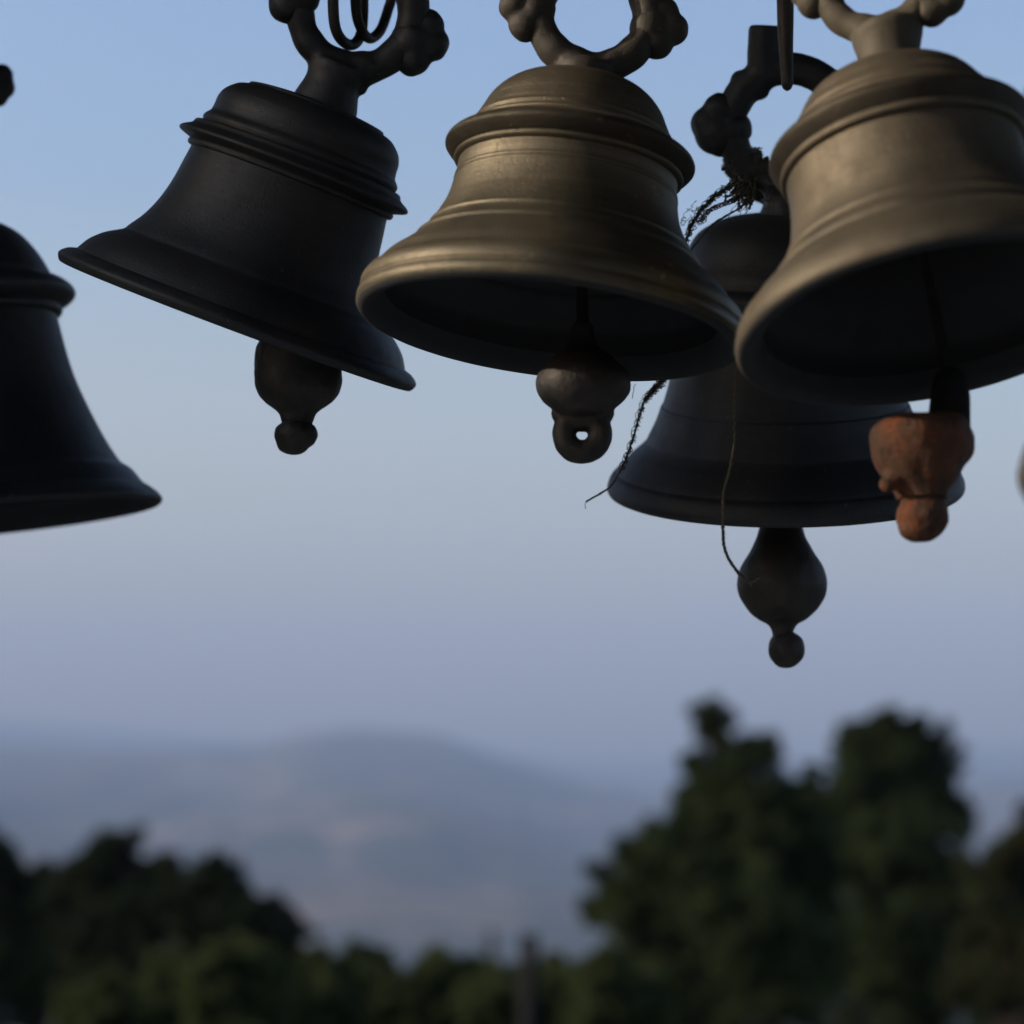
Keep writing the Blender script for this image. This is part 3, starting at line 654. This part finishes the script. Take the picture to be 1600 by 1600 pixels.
def make_tree(name, label, cat, blobs, basex, depth, mat, leaf=.075, n_sub=26, n_per=56, seed=1, group=None, thick=.9, crown='crown', stem='trunk', sprig=3):
    """blobs: (px x, px y, px radius): leafy masses of the crown, given real depth round the trunk."""
    g = random.Random(seed); s = S(depth)
    base = at(basex, 1500, depth); base.z = ground_z(base) - .1
    root = empty(name, Matrix.Translation(base)); tag(root, label, cat, group)
    cl = []; bb = []
    for (x, y, r) in blobs:
        dz = g.uniform(-1, 1) * thick * r * s
        c = at(x, y, depth + dz) - base; rr = r * s
        bb.append((c, rr))
        for k in range(max(9, int(n_sub * 2.3 * (r / 80) ** 1.3))):
            dvec = Vector((g.gauss(0, 1), g.gauss(0, 1), g.gauss(0, 1))).normalized()
            q = c + Vector((dvec.x, dvec.y * 1.15, dvec.z * .9)) * rr * g.uniform(.15, .95)
            cl.append((q.x, q.y, q.z, rr * g.uniform(.10, .27)))
        for k in range(sprig):                                       # ragged sprigs standing out of the mass
            dvec = Vector((g.gauss(0, 1), g.gauss(0, .8), abs(g.gauss(0, 1)))).normalized(); r0 = rr * g.uniform(.85, .98)
            for j in range(4):
                q = c + dvec * (r0 + rr * .085 * j); cl.append((q.x, q.y, q.z, rr * (.10 - .02 * j)))
    link(crown, leaves(cl, n_per, leaf, seed), mat, root, False)
    b = bmesh.new(); low = min(c.z - r for c, r in bb); mid = sum((c for c, r in bb), Vector()) / len(bb)
    fork = Vector((mid.x * .45, mid.y * .3, max(.3, low * .75 + .25 * mid.z)))
    tw = .035 * max(c.z for c, r in bb) ** .9 + .02
    tube(b, [Vector(p) for p in spline([(0, 0, -.1), (fork.x * .2, fork.y * .3, fork.z * .4), tuple(fork)], 5)], [tw * (1.25 - .45 * i / 10) for i in range(11)], 9)
    for c, r in bb:
        m_ = fork.lerp(c, .5) + Vector((g.uniform(-.1, .1), g.uniform(-.1, .1), .12 * (c - fork).length))
        tube(b, [Vector(p) for p in spline([tuple(fork - Vector((0, 0, .05))), tuple(m_), tuple(c + Vector((0, 0, r * .5)))], 5)], [tw * .62 * (1 - .8 * i / 10) for i in range(11)], 6)
    bmesh.ops.recalc_face_normals(b, faces=b.faces)
    link(stem, from_bm(b, stem), M['bark'], root)
    return root
# right-hand pair and neighbours
make_tree('tree', 'tall dark tree with a small topmost tuft, under the rear clapper', 'tree',
    [(1104, 1118, 20), (1122, 1126, 19), (1114, 1150, 22), (1030, 1340, 62), (990, 1385, 56), (1120, 1480, 120), (1160, 1200, 50), (1205, 1180, 24), (1130, 1215, 36), (1100, 1260, 70), (1190, 1265, 82), (1180, 1330, 80), (1230, 1400, 90), (1060, 1300, 48), (1090, 1360, 110), (1000, 1405, 82), (960, 1425, 50), (1040, 1470, 120), (1160, 1420, 130), (1200, 1540, 140), (1060, 1590, 120), (1250, 1265, 40), (1245, 1330, 80)], 1120, 21, M['leaf_dark'], seed=11)
make_tree('tree', 'dark round-topped tree just right of the tufted one', 'tree',
    [(1345, 1165, 46), (1385, 1150, 34), (1405, 1135, 24), (1455, 1165, 40), (1400, 1190, 64), (1385, 1245, 56), (1395, 1330, 70), (1300, 1310, 60), (1330, 1215, 62), (1450, 1220, 66), (1290, 1260, 60), (1480, 1270, 52), (1400, 1290, 100), (1310, 1340, 90), (1470, 1350, 70), (1360, 1450, 130), (1480, 1470, 90), (1290, 1520, 120), (1440, 1580, 120), (1490, 1400, 62), (1420, 1400, 80), (1500, 1490, 70)], 1380, 24, M['leaf_dark'], seed=12)
make_tree('tree', 'olive brown tree cut by the frame edge beside the dark pair', 'tree',
    [(1605, 1305, 34), (1585, 1335, 44), (1560, 1360, 52), (1640, 1370, 80), (1550, 1420, 70), (1610, 1480, 100), (1540, 1540, 80), (1640, 1600, 110)], 1610, 18, M['leaf_rust'], seed=13)
# left-hand group
make_tree('tree', 'dark tree top cut by the frame edge under the leftmost bell', 'tree',
    [(-20, 1345, 50), (-60, 1330, 60), (10, 1400, 60), (-40, 1460, 110), (20, 1540, 90), (-80, 1560, 110)], -40, 19, M['leaf_shade'], seed=21, sprig=0)
make_tree('tree', 'broad dark tree with an olive green top in the left group', 'tree',
    [(195, 1325, 30), (160, 1335, 40), (120, 1365, 46), (210, 1370, 46), (165, 1395, 70), (90, 1420, 70), (250, 1430, 66), (150, 1490, 110), (60, 1520, 90), (120, 1500, 100), (200, 1440, 80), (255, 1375, 34), (262, 1400, 42), (60, 1410, 50), (260, 1530, 90), (170, 1600, 100)], 160, 22, M['leaf_shade'], seed=22, sprig=1)
make_tree('tree', 'smaller dark tree sloping down beside the olive topped one', 'tree',
    [(350, 1370, 28), (320, 1378, 34), (365, 1400, 30), (300, 1420, 52), (340, 1440, 60), (408, 1425, 40), (455, 1468, 36), (285, 1400, 36), (370, 1450, 60), (425, 1460, 46), (450, 1490, 34), (330, 1510, 90), (430, 1530, 50), (380, 1590, 90)], 355, 20, M['leaf_shade'], seed=23, sprig=1)
# bushes along the bottom of the view
BU = [(160, 1590, 60, 'small sunlit bush in the corner under the broad left tree', 13), (270, 1580, 74, 'leafy bush second from the corner under the left trees', 13.5), (368, 1540, 66, 'bright yellow-green bush before the smaller left tree', 12.5),
      (480, 1560, 74, 'green bush where the left trees end', 14), (575, 1550, 62, 'low bush in the gap below the hill', 15), (690, 1545, 56, 'rounded bush below the pale thin pole', 14.5),
      (765, 1575, 60, 'dark low bush between pole and post', 14), (880, 1560, 58, 'green bush right of the dark wooden post', 14.5), (960, 1560, 66, 'sunlit bush at the foot of the tufted tree', 13)]
for i, (x, y, r, lb, dp) in enumerate(BU):
    g = random.Random(50 + i)
    bl = [(x, y, r), (x - r * .6, y + 20, r * .7), (x + r * .6, y + 16, r * .7), (x + g.uniform(-20, 20), y - r * .55, r * .45), (x + g.uniform(-40, 40), y - r * .35, r * .4), (x, y + r, r), (x - r * .5, y + r * 1.6, r), (x + r * .6, y + r * 1.7, r)]
    make_tree('bush', lb, 'bush', bl, x, dp, M['leaf_mid'], leaf=.065, n_sub=30, n_per=50, seed=60 + i, group='bushes along the slope edge', crown='foliage', stem='stem')
def post(name, label, cat, px, ytop, d, rad, mat):
    p = at(px, ytop, d); gz = ground_z(p) - .3; b = bmesh.new()
    h = p.z - gz; n = 12
    tube(b, [Vector((noise.noise(Vector((i * .4, px, 0))) * rad * .35, 0, h * i / n)) for i in range(n + 1)], [rad * (1.12 - .2 * i / n + .06 * noise.noise(Vector((i, px, 3)))) for i in range(n + 1)], 12)
    o = link(name, from_bm(b, name), mat); o.location = (p.x, p.y, gz)
    tag(o, label, cat)
post('wooden_post', 'dark upright wooden post among the bushes below the hill', 'post', 827, 1460, 13.2, .060, M['tarred'])
post('thin_pole', 'faint thin grey pole left of the dark post', 'pole', 766, 1452, 60, .12, M['bark'])

# ------------------------------------------------------------------ air
# ------------------------------------------------------------------ farther range, almost lost in the air
FAR = [(-4000, 1040), (-1700, 920), (-1100, 985), (-500, 1100), (0, 1136), (160, 1146), (420, 1160), (700, 1170), (960, 1190), (1250, 1190), (1600, 1180), (2200, 1100), (3000, 980), (6000, 1040)]
b = bmesh.new(); rows = []
faz = np.linspace(-1.0, 1.0, 161)
for r in (5150., 5600., 6200., 6800., 7400., 7700., 8400.):
    row = []
    for a in faz:
        q = 800 + math.tan(a) / K * 1600
        y = np.interp(q, [p[0] for p in FAR], [p[1] for p in FAR]); el = PITCH + math.atan((800 - y) / 1600 * K)
        t = max(0, min(1, (r - 5150) / 2250)); z = -150 + (7400 * math.tan(el) + 150) * t ** 1.1
        x_, y_ = r * math.sin(a), r * math.cos(a)
        z += (noise.noise(Vector((x_ / 900, y_ / 900, 2))) * 70 + noise.noise(Vector((x_ / 350, y_ / 350, 5))) * 22) * (1 if r < 7400 else .3)
        if r > 7400: z -= (r - 7400) * .3
        row.append(b.verts.new((x_, y_, z)))
    rows.append(row)
for A, B in zip(rows, rows[1:]):
    for k in range(len(A) - 1): b.faces.new((A[k], A[k + 1], B[k + 1], B[k]))
zmax = max(zmax, max(v.co.z for v in b.verts)); zmin = min(zmin, min(v.co.z for v in b.verts))
tag(link('hills', from_bm(b, 'hills'), M['hill']), kind='structure')
b = bmesh.new(); box(b, (-9000, -9000, zmin - 1), (9000, 9000, zmax + 30))
hz = link('haze', from_bm(b, 'haze'), smooth=False)
m = bpy.data.materials.new('haze'); m.use_nodes = True; t = m.node_tree
t.nodes.remove(t.nodes['Principled BSDF']); pv = t.nodes.new('ShaderNodeVolumePrincipled')
pv.inputs['Color'].default_value = (.345,.455,.675,1); pv.inputs['Density'].default_value = 2.8e-4
pv.inputs['Anisotropy'].default_value = .0
t.links.new(pv.outputs[0], t.nodes['Material Output'].inputs['Volume'])
hz.data.materials.append(m); tag(hz, kind='stuff')
print('terrain z', zmin, zmax)
